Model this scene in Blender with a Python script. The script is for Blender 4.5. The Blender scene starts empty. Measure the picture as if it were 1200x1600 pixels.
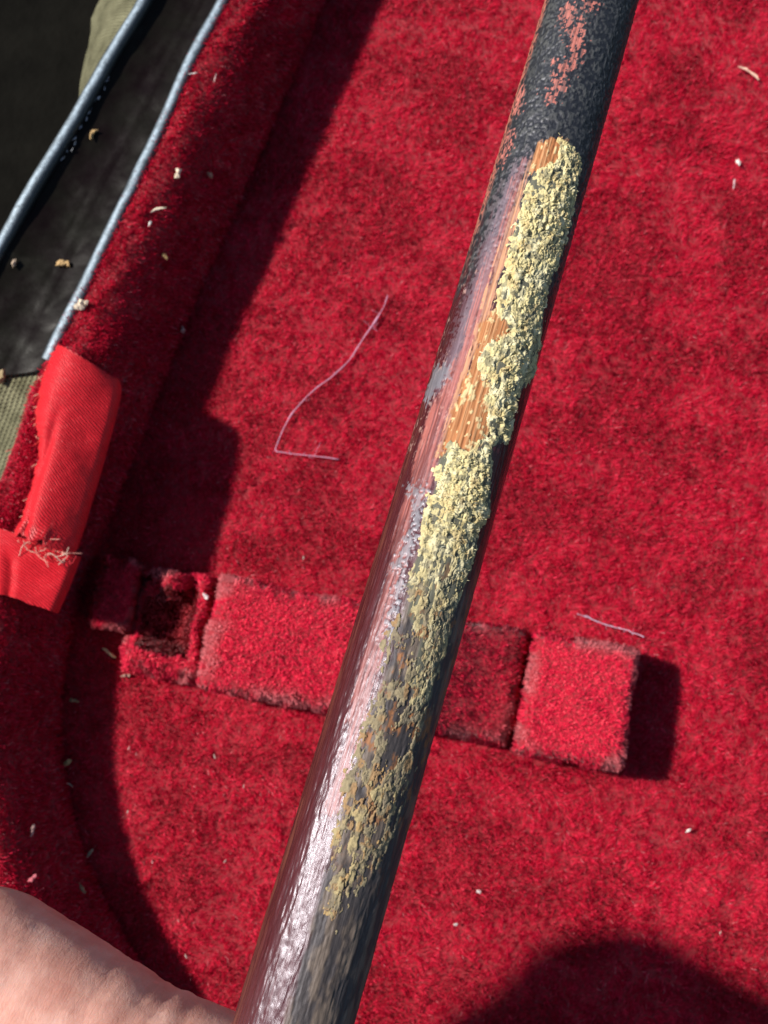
import bpy, math, random
import numpy as np
from mathutils import Vector
from mathutils.bvhtree import BVHTree

random.seed(7)
RNG = np.random.default_rng(7)
SC = bpy.context.scene
MM = 0.001                                            # everything below is laid out in millimetres

# ------------------------------------------------------------------ camera
PHI = math.radians(10)
FPX = 800 / math.tan(math.radians(25))                # focal length in photograph pixels (1200 x 1600)
FWD = np.array([0, math.sin(PHI), -math.cos(PHI)])
UP = np.array([0, math.cos(PHI), math.sin(PHI)])
RT = np.array([1.0, 0, 0])
CAM = -190 * FWD
cd = bpy.data.cameras.new('camera')
cam = bpy.data.objects.new('camera', cd)
SC.collection.objects.link(cam)
SC.camera = cam
cam.location = Vector(CAM * MM)
cam.rotation_euler = (PHI, 0, 0)
cd.sensor_fit = 'VERTICAL'
cd.sensor_height = 36
cd.lens = 18 / math.tan(math.radians(25))
cd.clip_start = 0.005
cd.clip_end = 50
cd.dof.use_dof = True
cd.dof.focus_distance = 0.094
cd.dof.aperture_fstop = 85
SC.render.resolution_x, SC.render.resolution_y = 768, 1024

# ------------------------------------------------------------------ light
SUN = np.array([0.92, -0.235, -1.0])                  # direction the light travels
sd = bpy.data.lights.new('sun', 'SUN')
so = bpy.data.objects.new('sun', sd)
SC.collection.objects.link(so)
sd.energy = 5.0
sd.angle = math.radians(2.8)
sd.color = (1.0, 0.95, 0.87)
so.rotation_euler = Vector(SUN).to_track_quat('-Z', 'Y').to_euler()
so.location = (-0.3, 0.1, 0.4)
W = bpy.data.worlds.new('World')
SC.world = W
W.use_nodes = True
nt = W.node_tree
bg = nt.nodes['Background']
sky = nt.nodes.new('ShaderNodeTexSky')
sky.sky_type = 'NISHITA'
sky.sun_disc = False
sky.sun_elevation = math.atan2(1.0, math.hypot(SUN[0], SUN[1]))
sky.sun_rotation = math.atan2(-SUN[0], -SUN[1])
nt.links.new(sky.outputs[0], bg.inputs[0])
bg.inputs[1].default_value = 0.08
SC.view_settings.view_transform = 'Standard'
SC.view_settings.look = 'None'
SC.view_settings.gamma = 1
SC.view_settings.exposure = 0.52


# ------------------------------------------------------------------ helpers
def at(px, py, z):
    """world point (mm) where the photograph's pixel meets the height z"""
    d = RT * (px - 600) / FPX + UP * (800 - py) / FPX + FWD
    return CAM + d * (z - CAM[2]) / d[2]


def at_depth(px, py, dep):
    return CAM + dep * (RT * (px - 600) / FPX + UP * (800 - py) / FPX + FWD)


def unit(v):
    v = np.asarray(v, float)
    return v / np.maximum(np.linalg.norm(v, axis=-1, keepdims=True), 1e-9)


def _h(ix, iy, seed):
    ix = ix.astype(np.int64)
    iy = iy.astype(np.int64)
    n = (ix * 374761393 + iy * 668265263 + seed * 974634777) & 0xffffffff
    n = ((n ^ (n >> 13)) * 1274126177) & 0xffffffff
    n = n ^ (n >> 16)
    return (n & 0xffff) / 65535.0


def vn(x, y, seed=0):
    """smooth value noise 0..1"""
    x = np.asarray(x, float)
    y = np.asarray(y, float)
    ix, iy = np.floor(x), np.floor(y)
    fx, fy = x - ix, y - iy
    fx = fx * fx * fx * (fx * (fx * 6 - 15) + 10)
    fy = fy * fy * fy * (fy * (fy * 6 - 15) + 10)
    a, b = _h(ix, iy, seed), _h(ix + 1, iy, seed)
    c, d = _h(ix, iy + 1, seed), _h(ix + 1, iy + 1, seed)
    return (a * (1 - fx) + b * fx) * (1 - fy) + (c * (1 - fx) + d * fx) * fy


def fbm(x, y, seed=0, oct=4, g=0.5):
    t, amp, tot = 0, 1.0, 0
    for k in range(oct):
        t = t + amp * vn(x * 2 ** k + 17.3 * k, y * 2 ** k - 9.1 * k, seed + k)
        tot += amp
        amp *= g
    return t / tot


def sstep(a, b, x):
    t = np.clip((x - a) / (b - a), 0, 1)
    return t * t * (3 - 2 * t)


def catmull(pts, n):
    """n evenly spread points on a smooth curve through pts"""
    P = np.asarray(pts, float)
    P = np.vstack([2 * P[0] - P[1], P, 2 * P[-1] - P[-2]])
    out = []
    for i in range(1, len(P) - 2):
        t = np.linspace(0, 1, 24, endpoint=False)[:, None]
        a, b, c, d = P[i - 1], P[i], P[i + 1], P[i + 2]
        out.append(0.5 * (2 * b + (c - a) * t + (2 * a - 5 * b + 4 * c - d) * t ** 2 + (3 * b - a - 3 * c + d) * t ** 3))
    Q = np.vstack(out + [P[-2][None]])
    L = np.concatenate([[0], np.cumsum(np.linalg.norm(np.diff(Q, axis=0), axis=1))])
    u = np.linspace(0, L[-1], n)
    return np.stack([np.interp(u, L, Q[:, k]) for k in range(Q.shape[1])], 1)


def poly_sd(x, y, poly):
    """signed distance (positive inside) of points to a polygon"""
    P = np.asarray(poly, float)
    d2 = np.full(x.shape, 1e9)
    ins = np.zeros(x.shape, bool)
    n = len(P)
    for i in range(n):
        a, b = P[i], P[(i + 1) % n]
        e = b - a
        wx, wy = x - a[0], y - a[1]
        t = np.clip((wx * e[0] + wy * e[1]) / (e @ e + 1e-12), 0, 1)
        d2 = np.minimum(d2, (wx - t * e[0]) ** 2 + (wy - t * e[1]) ** 2)
        c = ((a[1] > y) != (b[1] > y))
        xi = a[0] + (y - a[1]) * e[0] / (e[1] if abs(e[1]) > 1e-12 else 1e-12)
        ins ^= c & (x < xi)
    return np.where(ins, 1, -1) * np.sqrt(d2)


def make_mesh(name, V, Fq, mat, parent=None, smooth=True, cols=None, attrs=None, origin=None):
    """V (n,3) in mm, Fq (m,k) index array -> linked object in metres"""
    V = np.asarray(V, float)
    o0 = np.zeros(3) if origin is None else np.asarray(origin, float)
    Fq = np.asarray(Fq, np.int32)
    me = bpy.data.meshes.new(name)
    n, (m, k) = len(V), Fq.shape
    me.vertices.add(n)
    me.vertices.foreach_set('co', ((V - o0) * MM).astype(np.float32).ravel())
    me.loops.add(m * k)
    me.loops.foreach_set('vertex_index', Fq.ravel())
    me.polygons.add(m)
    me.polygons.foreach_set('loop_start', np.arange(0, m * k, k, dtype=np.int32))
    me.polygons.foreach_set('use_smooth', np.full(m, smooth, bool))
    if cols is not None:
        a = me.attributes.new('Col', 'FLOAT_COLOR', 'POINT')
        c4 = np.ones((n, 4), np.float32)
        c4[:, :3] = cols
        a.data.foreach_set('color', c4.ravel())
    for an, av in (attrs or {}).items():
        av = np.asarray(av, np.float32)
        if av.ndim == 1:
            me.attributes.new(an, 'FLOAT', 'POINT').data.foreach_set('value', av)
        else:
            me.attributes.new(an, 'FLOAT_VECTOR', 'POINT').data.foreach_set('vector', av.ravel())
    me.update()
    me.validate()
    if mat:
        me.materials.append(mat)
    o = bpy.data.objects.new(name, me)
    SC.collection.objects.link(o)
    if parent is not None:
        o.parent = parent
        o.location = Vector((o0 - PORG.get(parent.name, np.zeros(3))) * MM)
    else:
        o.location = Vector(o0 * MM)
    PORG[o.name] = o0
    return o


PORG = {}


def empty(name, origin, label, cat, group=None):
    o = bpy.data.objects.new(name, None)
    o.empty_display_size = 0.01
    SC.collection.objects.link(o)
    o.location = Vector(np.asarray(origin) * MM)
    PORG[o.name] = np.asarray(origin, float)
    return tag(o, label, cat, group)


def tag(o, label, cat, group=None):
    o['label'] = label
    o['category'] = cat
    if group:
        o['group'] = group
    return o


def grid_faces(nr, nc, wrap=False):
    r = np.arange(nr - 1)[:, None]
    c = np.arange(nc if wrap else nc - 1)[None]
    c2 = (c + 1) % nc
    a = r * nc + c
    return np.stack([a, r * nc + c2, (r + 1) * nc + c2, (r + 1) * nc + c], -1).reshape(-1, 4)


def grid_normals(G):
    du = np.gradient(G, axis=0)
    dv = np.gradient(G, axis=1)
    return unit(np.cross(dv, du))


def tube(name, pts, rad, mat, parent=None, ns=6, cols=None, origin=None):
    P = np.asarray(pts, float)
    n = len(P)
    r = np.broadcast_to(np.asarray(rad, float), (n,))
    T = unit(np.gradient(P, axis=0))
    up = np.array([0.13, 0.21, 0.97])
    A = unit(np.cross(T, up))
    B = np.cross(T, A)
    th = np.linspace(0, 2 * np.pi, ns, endpoint=False)
    V = P[:, None] + r[:, None, None] * (np.cos(th)[None, :, None] * A[:, None] + np.sin(th)[None, :, None] * B[:, None])
    Fs = grid_faces(n, ns, True)
    V = V.reshape(-1, 3)
    # close the ends with a fan of degenerate-free quads to a centre vertex
    V = np.vstack([V, P[:1], P[-1:]])
    c0, c1 = len(V) - 2, len(V) - 1
    caps = []
    for k in range(0, ns, 2):
        caps.append([c0, (k + 2) % ns, k + 1, k])
        b = (n - 1) * ns
        caps.append([c1, b + k, b + k + 1, b + (k + 2) % ns])
    return make_mesh(name, V, np.vstack([Fs, caps]), mat, parent, True, None if cols is None else np.tile(cols, (len(V), 1)), None,
                     P[0] if origin is None else origin)


# ------------------------------------------------------------------ materials
def new_mat(name):
    m = bpy.data.materials.new(name)
    m.use_nodes = True
    b = m.node_tree.nodes['Principled BSDF']
    return m, m.node_tree, b


def nd(t, kind, **kw):
    n = t.nodes.new(kind)
    for k, v in kw.items():
        setattr(n, k, v)
    return n


def attr(t, name):
    n = nd(t, 'ShaderNodeAttribute')
    n.attribute_name = name
    return n


def noise(t, scale, detail=4, rough=0.6, vec=None):
    n = nd(t, 'ShaderNodeTexNoise')
    n.inputs['Scale'].default_value = scale
    n.inputs['Detail'].default_value = detail
    n.inputs['Roughness'].default_value = rough
    if vec is not None:
        t.links.new(vec, n.inputs['Vector'])
    return n


def ramp(t, src, stops):
    n = nd(t, 'ShaderNodeValToRGB')
    e = n.color_ramp.elements
    e[0].position, e[0].color = stops[0][0], (*stops[0][1], 1)
    e[1].position, e[1].color = stops[-1][0], (*stops[-1][1], 1)
    for p, c in stops[1:-1]:
        x = e.new(p)
        x.color = (*c, 1)
    t.links.new(src, n.inputs[0])
    return n


def bump(t, b, src, strength, dist):
    n = nd(t, 'ShaderNodeBump')
    n.inputs['Strength'].default_value = strength
    n.inputs['Distance'].default_value = dist
    t.links.new(src, n.inputs['Height'])
    t.links.new(n.outputs[0], b.inputs['Normal'])
    return n


def obj_coord(t):
    return nd(t, 'ShaderNodeTexCoord').outputs['Object']


def mat_pile():
    m, t, b = new_mat('red_plush_pile')
    t.links.new(attr(t, 'Col').outputs['Color'], b.inputs['Base Color'])
    t.links.new(attr(t, 'nrm').outputs['Vector'], b.inputs['Normal'])
    b.inputs['Roughness'].default_value = 0.6
    b.inputs['Specular IOR Level'].default_value = 0.06
    b.inputs['Sheen Weight'].default_value = 0.06
    b.inputs['Sheen Roughness'].default_value = 0.35
    b.inputs['Sheen Tint'].default_value = (1, 0.25, 0.3, 1)
    tr = nd(t, 'ShaderNodeBsdfTranslucent')                 # fibres let some light through
    t.links.new(attr(t, 'Col').outputs['Color'], tr.inputs['Color'])
    mx = nd(t, 'ShaderNodeMixShader')
    mx.inputs[0].default_value = 0.30
    t.links.new(b.outputs[0], mx.inputs[1])
    t.links.new(tr.outputs[0], mx.inputs[2])
    t.links.new(mx.outputs[0], t.nodes['Material Output'].inputs['Surface'])
    return m


def mat_backing():
    m, t, b = new_mat('red_plush_backing')
    n = noise(t, 1500, 4, 0.6, obj_coord(t))
    r = ramp(t, n.outputs[0], [(0.3, (0.16, 0.001, 0.006)), (0.7, (0.30, 0.003, 0.014))])
    t.links.new(r.outputs[0], b.inputs['Base Color'])
    b.inputs['Roughness'].default_value = 0.9
    b.inputs['Sheen Weight'].default_value = 0.3
    bump(t, b, n.outputs[0], 0.6, 0.0005)
    return m


def mat_rubber():
    m, t, b = new_mat('black_rim_rubber')
    c = obj_coord(t)
    n = noise(t, 900, 5, 0.65, c)
    n2 = noise(t, 120, 4, 0.6, c)
    r = ramp(t, n2.outputs[0], [(0.35, (0.0045, 0.0020, 0.0022)), (0.62, (0.0060, 0.0052, 0.0036)), (0.80, (0.020, 0.019, 0.015))])
    t.links.new(r.outputs[0], b.inputs['Base Color'])
    rr = ramp(t, n.outputs[0], [(0.3, (0.30,) * 3), (0.7, (0.46,) * 3)])
    t.links.new(rr.outputs[0], b.inputs['Roughness'])
    b.inputs['Specular IOR Level'].default_value = 0.08
    bump(t, b, n.outputs[0], 0.12, 0.0003)
    return m


def mat_bead():
    m, t, b = new_mat('scuffed_bead_painted_glint')
    c = obj_coord(t)
    n = noise(t, 2200, 5, 0.7, c)
    n2 = noise(t, 300, 4, 0.6, c)
    t.links.new(attr(t, 'Col').outputs['Color'], b.inputs['Base Color'])
    b.inputs['Roughness'].default_value = 0.42
    b.inputs['Specular IOR Level'].default_value = 0.6
    b.inputs['Specular Tint'].default_value = (0.80, 0.92, 1.0, 1)
    bump(t, b, n.outputs[0], 0.35, 0.0003)
    return m


def mat_canvas():
    m, t, b = new_mat('olive_canvas')
    a = attr(t, 'sa').outputs['Vector']
    w1 = nd(t, 'ShaderNodeTexWave', wave_type='BANDS', bands_direction='X')
    w2 = nd(t, 'ShaderNodeTexWave', wave_type='BANDS', bands_direction='Y')
    for w in (w1, w2):
        w.inputs['Scale'].default_value = 0.42
        w.inputs['Distortion'].default_value = 1.6
        w.inputs['Detail'].default_value = 2
        t.links.new(a, w.inputs['Vector'])
    mx = nd(t, 'ShaderNodeMath', operation='MAXIMUM')
    t.links.new(w1.outputs['Fac'], mx.inputs[0])
    t.links.new(w2.outputs['Fac'], mx.inputs[1])
    n = noise(t, 260, 4, 0.6, obj_coord(t))
    r = ramp(t, n.outputs[0], [(0.3, (0.085, 0.080, 0.045)), (0.7, (0.21, 0.20, 0.12))])
    t.links.new(r.outputs[0], b.inputs['Base Color'])
    b.inputs['Roughness'].default_value = 0.9
    b.inputs['Specular IOR Level'].default_value = 0.15
    bump(t, b, mx.outputs[0], 1.0, 0.0004)
    return m


def mat_satin():
    m, t, b = new_mat('red_satin')
    a = attr(t, 'sa').outputs['Vector']
    mp = nd(t, 'ShaderNodeMapping')
    mp.inputs['Rotation'].default_value = (0, 0, math.radians(35))
    t.links.new(a, mp.inputs['Vector'])
    w = nd(t, 'ShaderNodeTexWave', wave_type='BANDS', bands_direction='X')
    w.inputs['Scale'].default_value = 0.7
    w.inputs['Distortion'].default_value = 2.2
    w.inputs['Detail'].default_value = 3
    w.inputs['Detail Scale'].default_value = 1.6
    t.links.new(mp.outputs[0], w.inputs['Vector'])
    n = noise(t, 0.5, 4, 0.6, a)
    r = ramp(t, n.outputs[0], [(0.3, (0.46, 0.003, 0.010)), (0.7, (0.56, 0.005, 0.014))])
    t.links.new(r.outputs[0], b.inputs['Base Color'])
    b.inputs['Roughness'].default_value = 0.45
    b.inputs['Specular IOR Level'].default_value = 0.4
    b.inputs['Sheen Weight'].default_value = 0.06
    b.inputs['Sheen Tint'].default_value = (1, 0.6, 0.6, 1)
    bump(t, b, w.outputs['Fac'], 0.6, 0.0003)
    return m


def mat_stick():
    m, t, b = new_mat('worn_lacquered_wood')
    a = attr(t, 'sa').outputs['Vector']
    mp = nd(t, 'ShaderNodeMapping')
    mp.inputs['Scale'].default_value = (0.14, 4.0, 1)
    t.links.new(a, mp.inputs['Vector'])
    n = noise(t, 3.0, 5, 0.65, mp.outputs[0])
    mix = nd(t, 'ShaderNodeMix', data_type='RGBA', blend_type='MULTIPLY')
    mix.inputs['Factor'].default_value = 1
    r = ramp(t, n.outputs[0], [(0.3, (0.72, 0.70, 0.70)), (0.7, (1.2, 1.2, 1.2))])
    t.links.new(attr(t, 'Col').outputs['Color'], mix.inputs['A'])
    t.links.new(r.outputs[0], mix.inputs['B'])
    t.links.new(mix.outputs['Result'], b.inputs['Base Color'])
    t.links.new(attr(t, 'Rgh').outputs['Fac'], b.inputs['Roughness'])
    t.links.new(attr(t, 'Spc').outputs['Fac'], b.inputs['Specular IOR Level'])
    b.inputs['Specular Tint'].default_value = (0.88, 0.88, 1, 1)
    bump(t, b, n.outputs[0], 0.25, 0.00015)
    return m


def mat_vcol(name, rough=0.85, spec=0.2, sss=0.0, grit=0):
    m, t, b = new_mat(name)
    t.links.new(attr(t, 'Col').outputs['Color'], b.inputs['Base Color'])
    b.inputs['Roughness'].default_value = rough
    b.inputs['Specular IOR Level'].default_value = spec
    if grit:
        bump(t, b, noise(t, 7000, 3, 0.6, obj_coord(t)).outputs[0], 0.7, grit)
    if sss:
        b.inputs['Subsurface Weight'].default_value = sss
        b.inputs['Subsurface Radius'].default_value = (0.0004, 0.0003, 0.0002)
    return m


def mat_skin():
    m, t, b = new_mat('skin')
    c = attr(t, 'sa').outputs['Vector']
    n1 = noise(t, 0.28, 5, 0.6, c)
    r = ramp(t, n1.outputs[0], [(0.25, (0.50, 0.215, 0.165)), (0.5, (0.61, 0.315, 0.25)), (0.75, (0.69, 0.42, 0.35))])
    t.links.new(r.outputs[0], b.inputs['Base Color'])
    mp = nd(t, 'ShaderNodeMapping')
    mp.inputs['Scale'].default_value = (1.9, 0.35, 1)
    mp.inputs['Rotation'].default_value = (0, 0, math.radians(8))
    t.links.new(c, mp.inputs['Vector'])
    n2 = noise(t, 1.0, 5, 0.65, mp.outputs[0])
    v = nd(t, 'ShaderNodeTexVoronoi', feature='DISTANCE_TO_EDGE')
    v.inputs['Scale'].default_value = 1.5
    t.links.new(mp.outputs[0], v.inputs['Vector'])
    vr = ramp(t, v.outputs['Distance'], [(0.0, (0, 0, 0)), (0.12, (1, 1, 1))])
    ad = nd(t, 'ShaderNodeMath', operation='MULTIPLY_ADD')
    ad.inputs[1].default_value = 0.09
    t.links.new(vr.outputs[0], ad.inputs[0])
    t.links.new(n2.outputs[0], ad.inputs[2])
    b.inputs['Roughness'].default_value = 0.52
    b.inputs['Specular IOR Level'].default_value = 0.4
    b.inputs['Subsurface Weight'].default_value = 0.35
    b.inputs['Subsurface Radius'].default_value = (0.0022, 0.0009, 0.0005)
    b.inputs['Subsurface Scale'].default_value = 1.0
    bump(t, b, ad.outputs[0], 0.20, 0.0004)
    return m


def mat_ground():
    m, t, b = new_mat('dark_ground_cloth')
    c = obj_coord(t)
    n = noise(t, 90, 5, 0.6, c)
    r = ramp(t, n.outputs[0], [(0.3, (0.0032, 0.0029, 0.0023)), (0.75, (0.007, 0.0064, 0.005))])
    t.links.new(r.outputs[0], b.inputs['Base Color'])
    b.inputs['Roughness'].default_value = 0.85
    b.inputs['Specular IOR Level'].default_value = 0.03
    bump(t, b, n.outputs[0], 0.5, 0.002)
    return m


M_PILE, M_BACK, M_RUB, M_BEAD = mat_pile(), mat_backing(), mat_rubber(), mat_bead()
M_CANVAS, M_SATIN, M_STICK, M_SKIN, M_GROUND = mat_canvas(), mat_satin(), mat_stick(), mat_skin(), mat_ground()
M_CRUST = mat_vcol('pale_crumbly_residue', 0.9, 0.1, 0, 0.00012)
M_BITS = mat_vcol('debris', 0.8, 0.25)
M_THREAD = mat_vcol('thread_fibre', 0.7, 0.3)


# ------------------------------------------------------------------ plush pile
def pile_blades(P, N, L, wid, lean, leanamt, col, jit=0.35):
    """one short flattened tuft per point"""
    n = len(P)
    J = RNG.normal(0, jit, (n, 3))
    D = unit(N * (1 - leanamt[:, None] * 0.6) + lean * leanamt[:, None] + J)
    S = unit(np.cross(D, N + 1e-3) + 0.22 * RNG.normal(0, 1, (n, 3)))
    S = unit(S - (S * D).sum(1, keepdims=True) * D)
    w = (wid * RNG.uniform(0.7, 1.3, n))[:, None]
    B = P - N * 0.12
    tip = B + D * L[:, None]
    V = np.stack([B - S * w * 0.5, B + S * w * 0.5, tip + S * w * 0.3, tip - S * w * 0.3], 1)
    Fq = np.arange(n * 4).reshape(-1, 4)
    # a tuft is a bundle of round hairs: it shades by the upper flank of the lying hairs, not as a flat card
    flank = unit(N - (N * D).sum(1, keepdims=True) * D)
    nr = unit(N * 0.55 + flank * 0.75 + J * 0.25)
    return V.reshape(-1, 3), Fq, np.repeat(col, 4, axis=0), {'nrm': np.repeat(nr, 4, axis=0)}


def sample_grid(G, n, wfun=None):
    """area-weighted random points on a (r,c,3) grid surface: position, normal, fractional row and column"""
    a = np.linalg.norm(np.cross(G[1:, :-1] - G[:-1, :-1], G[:-1, 1:] - G[:-1, :-1]), axis=-1)
    if wfun is not None:
        a = a * wfun(0.25 * (G[1:, :-1] + G[:-1, :-1] + G[1:, 1:] + G[:-1, 1:]))
    p = (a / a.sum()).ravel()
    k = RNG.choice(p.size, n, p=p)
    i, j = np.divmod(k, G.shape[1] - 1)
    u, v = RNG.random(n), RNG.random(n)
    NN = grid_normals(G)

    def lerp(A):
        u_, v_ = u[:, None], v[:, None]
        return (A[i, j] * (1 - u_) + A[i + 1, j] * u_) * (1 - v_) + (A[i, j + 1] * (1 - u_) + A[i + 1, j + 1] * u_) * v_
    return lerp(G), unit(lerp(NN)), i + u, j + v


RED = np.array([0.47, 0.0034, 0.027])


def red_cols(n, lint=0.012, spread=0.28):
    k = np.clip(RNG.normal(1.0, spread, n), 0.35, 1.8)[:, None]
    c = RED * k + np.array([0.0, 0.012, 0.018]) * np.clip(k - 1.05, 0, 1) * 4
    m = RNG.random(n) < lint
    c[m] = np.array([0.55, 0.16, 0.18]) * RNG.uniform(0.6, 1.3, (m.sum(), 1))
    return np.clip(c, 0, 0.9)


# ================================================================== THE SETTING
g = np.array([[-2500, -2500, -24], [2500, -2500, -24], [2500, 2500, -24], [-2500, 2500, -24]], float)
ground = make_mesh('ground', g, [[0, 1, 2, 3]], M_GROUND, None, False)
ground['kind'] = 'structure'

# ================================================================== THE CASE
case = empty('instrument_case', (0, 0, 0), 'open instrument case lined with crushed red plush, dark rim along the left', 'instrument case')
HR = 17.5
base_px = [(600, -190), (545, -80), (505, 0), (470, 85), (425, 190), (370, 320), (300, 475), (255, 590), (205, 715), (152, 850), (112, 980),
           (92, 1110), (100, 1220), (128, 1330), (178, 1440), (250, 1560), (330, 1680), (400, 1800)]
rim_px = [(455, -230), (395, -100), (349, 0), (303, 85), (256, 190), (197, 312), (124, 462), (74, 560), (24, 690), (-28, 830), (-68, 970),
          (-85, 1110), (-80, 1240), (-50, 1370), (5, 1480), (80, 1600), (170, 1730), (240, 1850)]
out_px = [(330, -230), (275, -100), (227, 0), (170, 92), (112, 195), (38, 318), (-42, 462), (-95, 570), (-145, 700), (-200, 840), (-240, 980),
          (-260, 1110), (-255, 1250), (-225, 1390), (-165, 1520), (-80, 1640), (10, 1770), (80, 1900)]
NS = 420
base_c = catmull([at(x, y, 0) for x, y in base_px], NS)
rim_c = catmull([at(x, y, HR) for x, y in rim_px], NS)
out_c = catmull([at(x, y, HR + 0.8) for x, y in out_px], NS)

# --- floor lining: one gently uneven sheet
xs = np.linspace(-115, 130, 246)
ys = np.linspace(-135, 150, 286)
X, Y = np.meshgrid(xs, ys)
Z = (fbm(X / 22, Y / 22, 5, 3) - 0.5) * 1.1 + (fbm(X / 5, Y / 5, 9, 3) - 0.5) * 0.35 - 0.35
FLG = np.stack([X, Y, Z], -1)
# cut away what lies outside the wall
bx = np.interp(-ys, -base_c[:, 1], base_c[:, 0])
keep = (X > bx[:, None] - 6)
Fq = grid_faces(len(ys), len(xs))
Fq = Fq[keep.ravel()[Fq].all(1)]
floor = make_mesh('floor_lining', FLG.reshape(-1, 3), Fq, M_BACK, case)


def in_view(c):
    v = c - CAM
    dp = v @ FWD
    px = 600 + FPX * (v @ RT) / dp
    py = 800 - FPX * (v @ UP) / dp
    ins = (px > -60) & (px < 1260) & (py > -60) & (py < 1660)
    bxx = np.interp(-c[..., 1], -base_c[:, 1], base_c[:, 0])
    return np.where(ins, 1.0, 0.12) * (c[..., 0] > bxx - 1.5)


n = 620000
P, N, _, _ = sample_grid(FLG, n, in_view)
x, y = P[:, 0], P[:, 1]
ang = 0.4 + (fbm(x / 13, y / 13, 21, 3) - 0.5) * 9.0 + (fbm(x / 3.2, y / 3.2, 27, 2) - 0.5) * 6.0 + (vn(x / 1.0, y / 1.0, 31) - 0.5) * 3.4
lean = np.stack([np.cos(ang), np.sin(ang), np.zeros(n)], 1)
crush = sstep(0.35, 0.68, fbm(x / 11 + 40, y / 7, 41, 3))
lam = 0.18 + 0.85 * crush + 0.8 * (vn(x / 0.9, y / 0.9, 43) - 0.5)
q = (x * math.sin(0.62) + y * math.cos(0.62))
rows = 0.5 + 0.5 * np.sin(2 * np.pi * q / 1.15 + 2 * vn(x / 6, y / 6, 3))
Lh = (0.85 + 0.30 * rows * sstep(0, 40, x) + 0.55 * (fbm(x / 1.1, y / 1.1, 51, 2) - 0.4)) * RNG.uniform(0.75, 1.2, n)
FC = red_cols(n, 0.014, 0.36)
worn = (sstep(0.52, 0.72, fbm(x / 5.5 + 7, y / 8.5, 47, 4, 0.6)) * RNG.uniform(0, 1, n))[:, None]      # pale rubbed patches
FC = FC * (1 - 0.42 * worn) + np.array([0.76, 0.050, 0.090]) * 0.42 * worn
V, Fq, C, NA = pile_blades(P, N, np.clip(Lh * 1.08, 0.4, 2), 0.105, lean, np.clip(lam, 0.05, 0.88), FC)
fp = make_mesh('plush_pile', V, Fq, M_PILE, floor, True, C, NA)
fp['kind'] = 'stuff'

# --- wall lining, leaning outwards and rolling over into the rim
K = 26
kk = np.linspace(0, 1, K)
prof_z = 1 - (1 - kk) ** 3.6
tops = rim_c.copy()
WL = np.zeros((NS, K, 3))
for i, h in enumerate(kk):
    WL[:, i, :2] = base_c[:, :2] + (tops[:, :2] - base_c[:, :2]) * h
    WL[:, i, 2] = HR * prof_z[i] - 0.4 + 0.5 * h
arc = np.concatenate([[0], np.cumsum(np.linalg.norm(np.diff(base_c, axis=0), axis=1))])
AA, KK = np.meshgrid(arc, kk, indexing='ij')
WL[..., 2] += (fbm(AA / 9, KK * 3, 61, 3) - 0.5) * 1.2 * np.sin(np.pi * KK)
# seam roll where wall meets floor
roll = np.exp(-((KK - 0.06) / 0.05) ** 2) * 0.9
WL[..., 0] += roll * 0.8
WL[..., 2] += roll
wall = make_mesh('wall_lining', WL.reshape(-1, 3), grid_faces(NS, K)[:, ::-1], M_BACK, case)
n = 150000
P, N, iu, jv = sample_grid(WL, n)
N = N * np.sign(N[:, 2:3] + 1e-6)
x, y = P[:, 0], P[:, 1]
ai = np.interp(iu, np.arange(NS), arc)
ang = fbm(ai / 6, jv / 5, 71, 3) * 8
lean = np.stack([np.cos(ang), np.sin(ang), -0.4 * np.ones(n)], 1)
Lh = (0.95 + 0.5 * (fbm(ai / 1.5, jv / 1.2, 73, 2) - 0.5)) * RNG.uniform(0.7, 1.25, n)
V, Fq, C, NA = pile_blades(P, N, Lh, 0.12, lean, np.full(n, 0.45), red_cols(n, 0.03))
wp = make_mesh('plush_pile', V, Fq, M_PILE, wall, True, C, NA)
wp['kind'] = 'stuff'

# --- rim: dark channel between two scuffed beads, a glint painted along their tops
i_end = int(np.argmin(np.abs(rim_c[:, 1] - at(66, 580, HR)[1])))       # the moulded rim is broken off under the ribbon
J = 24
jj = np.linspace(0, 1, J)
RM = rim_c[:i_end, None] + (out_c[:i_end, None] - rim_c[:i_end, None]) * jj[None, :, None]
ar = arc[:i_end]
A2, J2 = np.meshgrid(ar, jj, indexing='ij')
RM[..., 2] += -1.5 * np.sin(np.pi * J2) ** 0.7 + (fbm(A2 / 4, J2 * 6, 81, 4) - 0.5) * 0.5
RM[..., 2] += 0.16 * np.exp(-((J2 - 0.36 - 0.03 * np.sin(A2 / 9)) / 0.03) ** 2)   # a raised line along the channel
skirt = RM[:, -1:, :].copy()
rim = make_mesh('rim_channel', RM.reshape(-1, 3), grid_faces(i_end, J), M_RUB, case)


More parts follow.
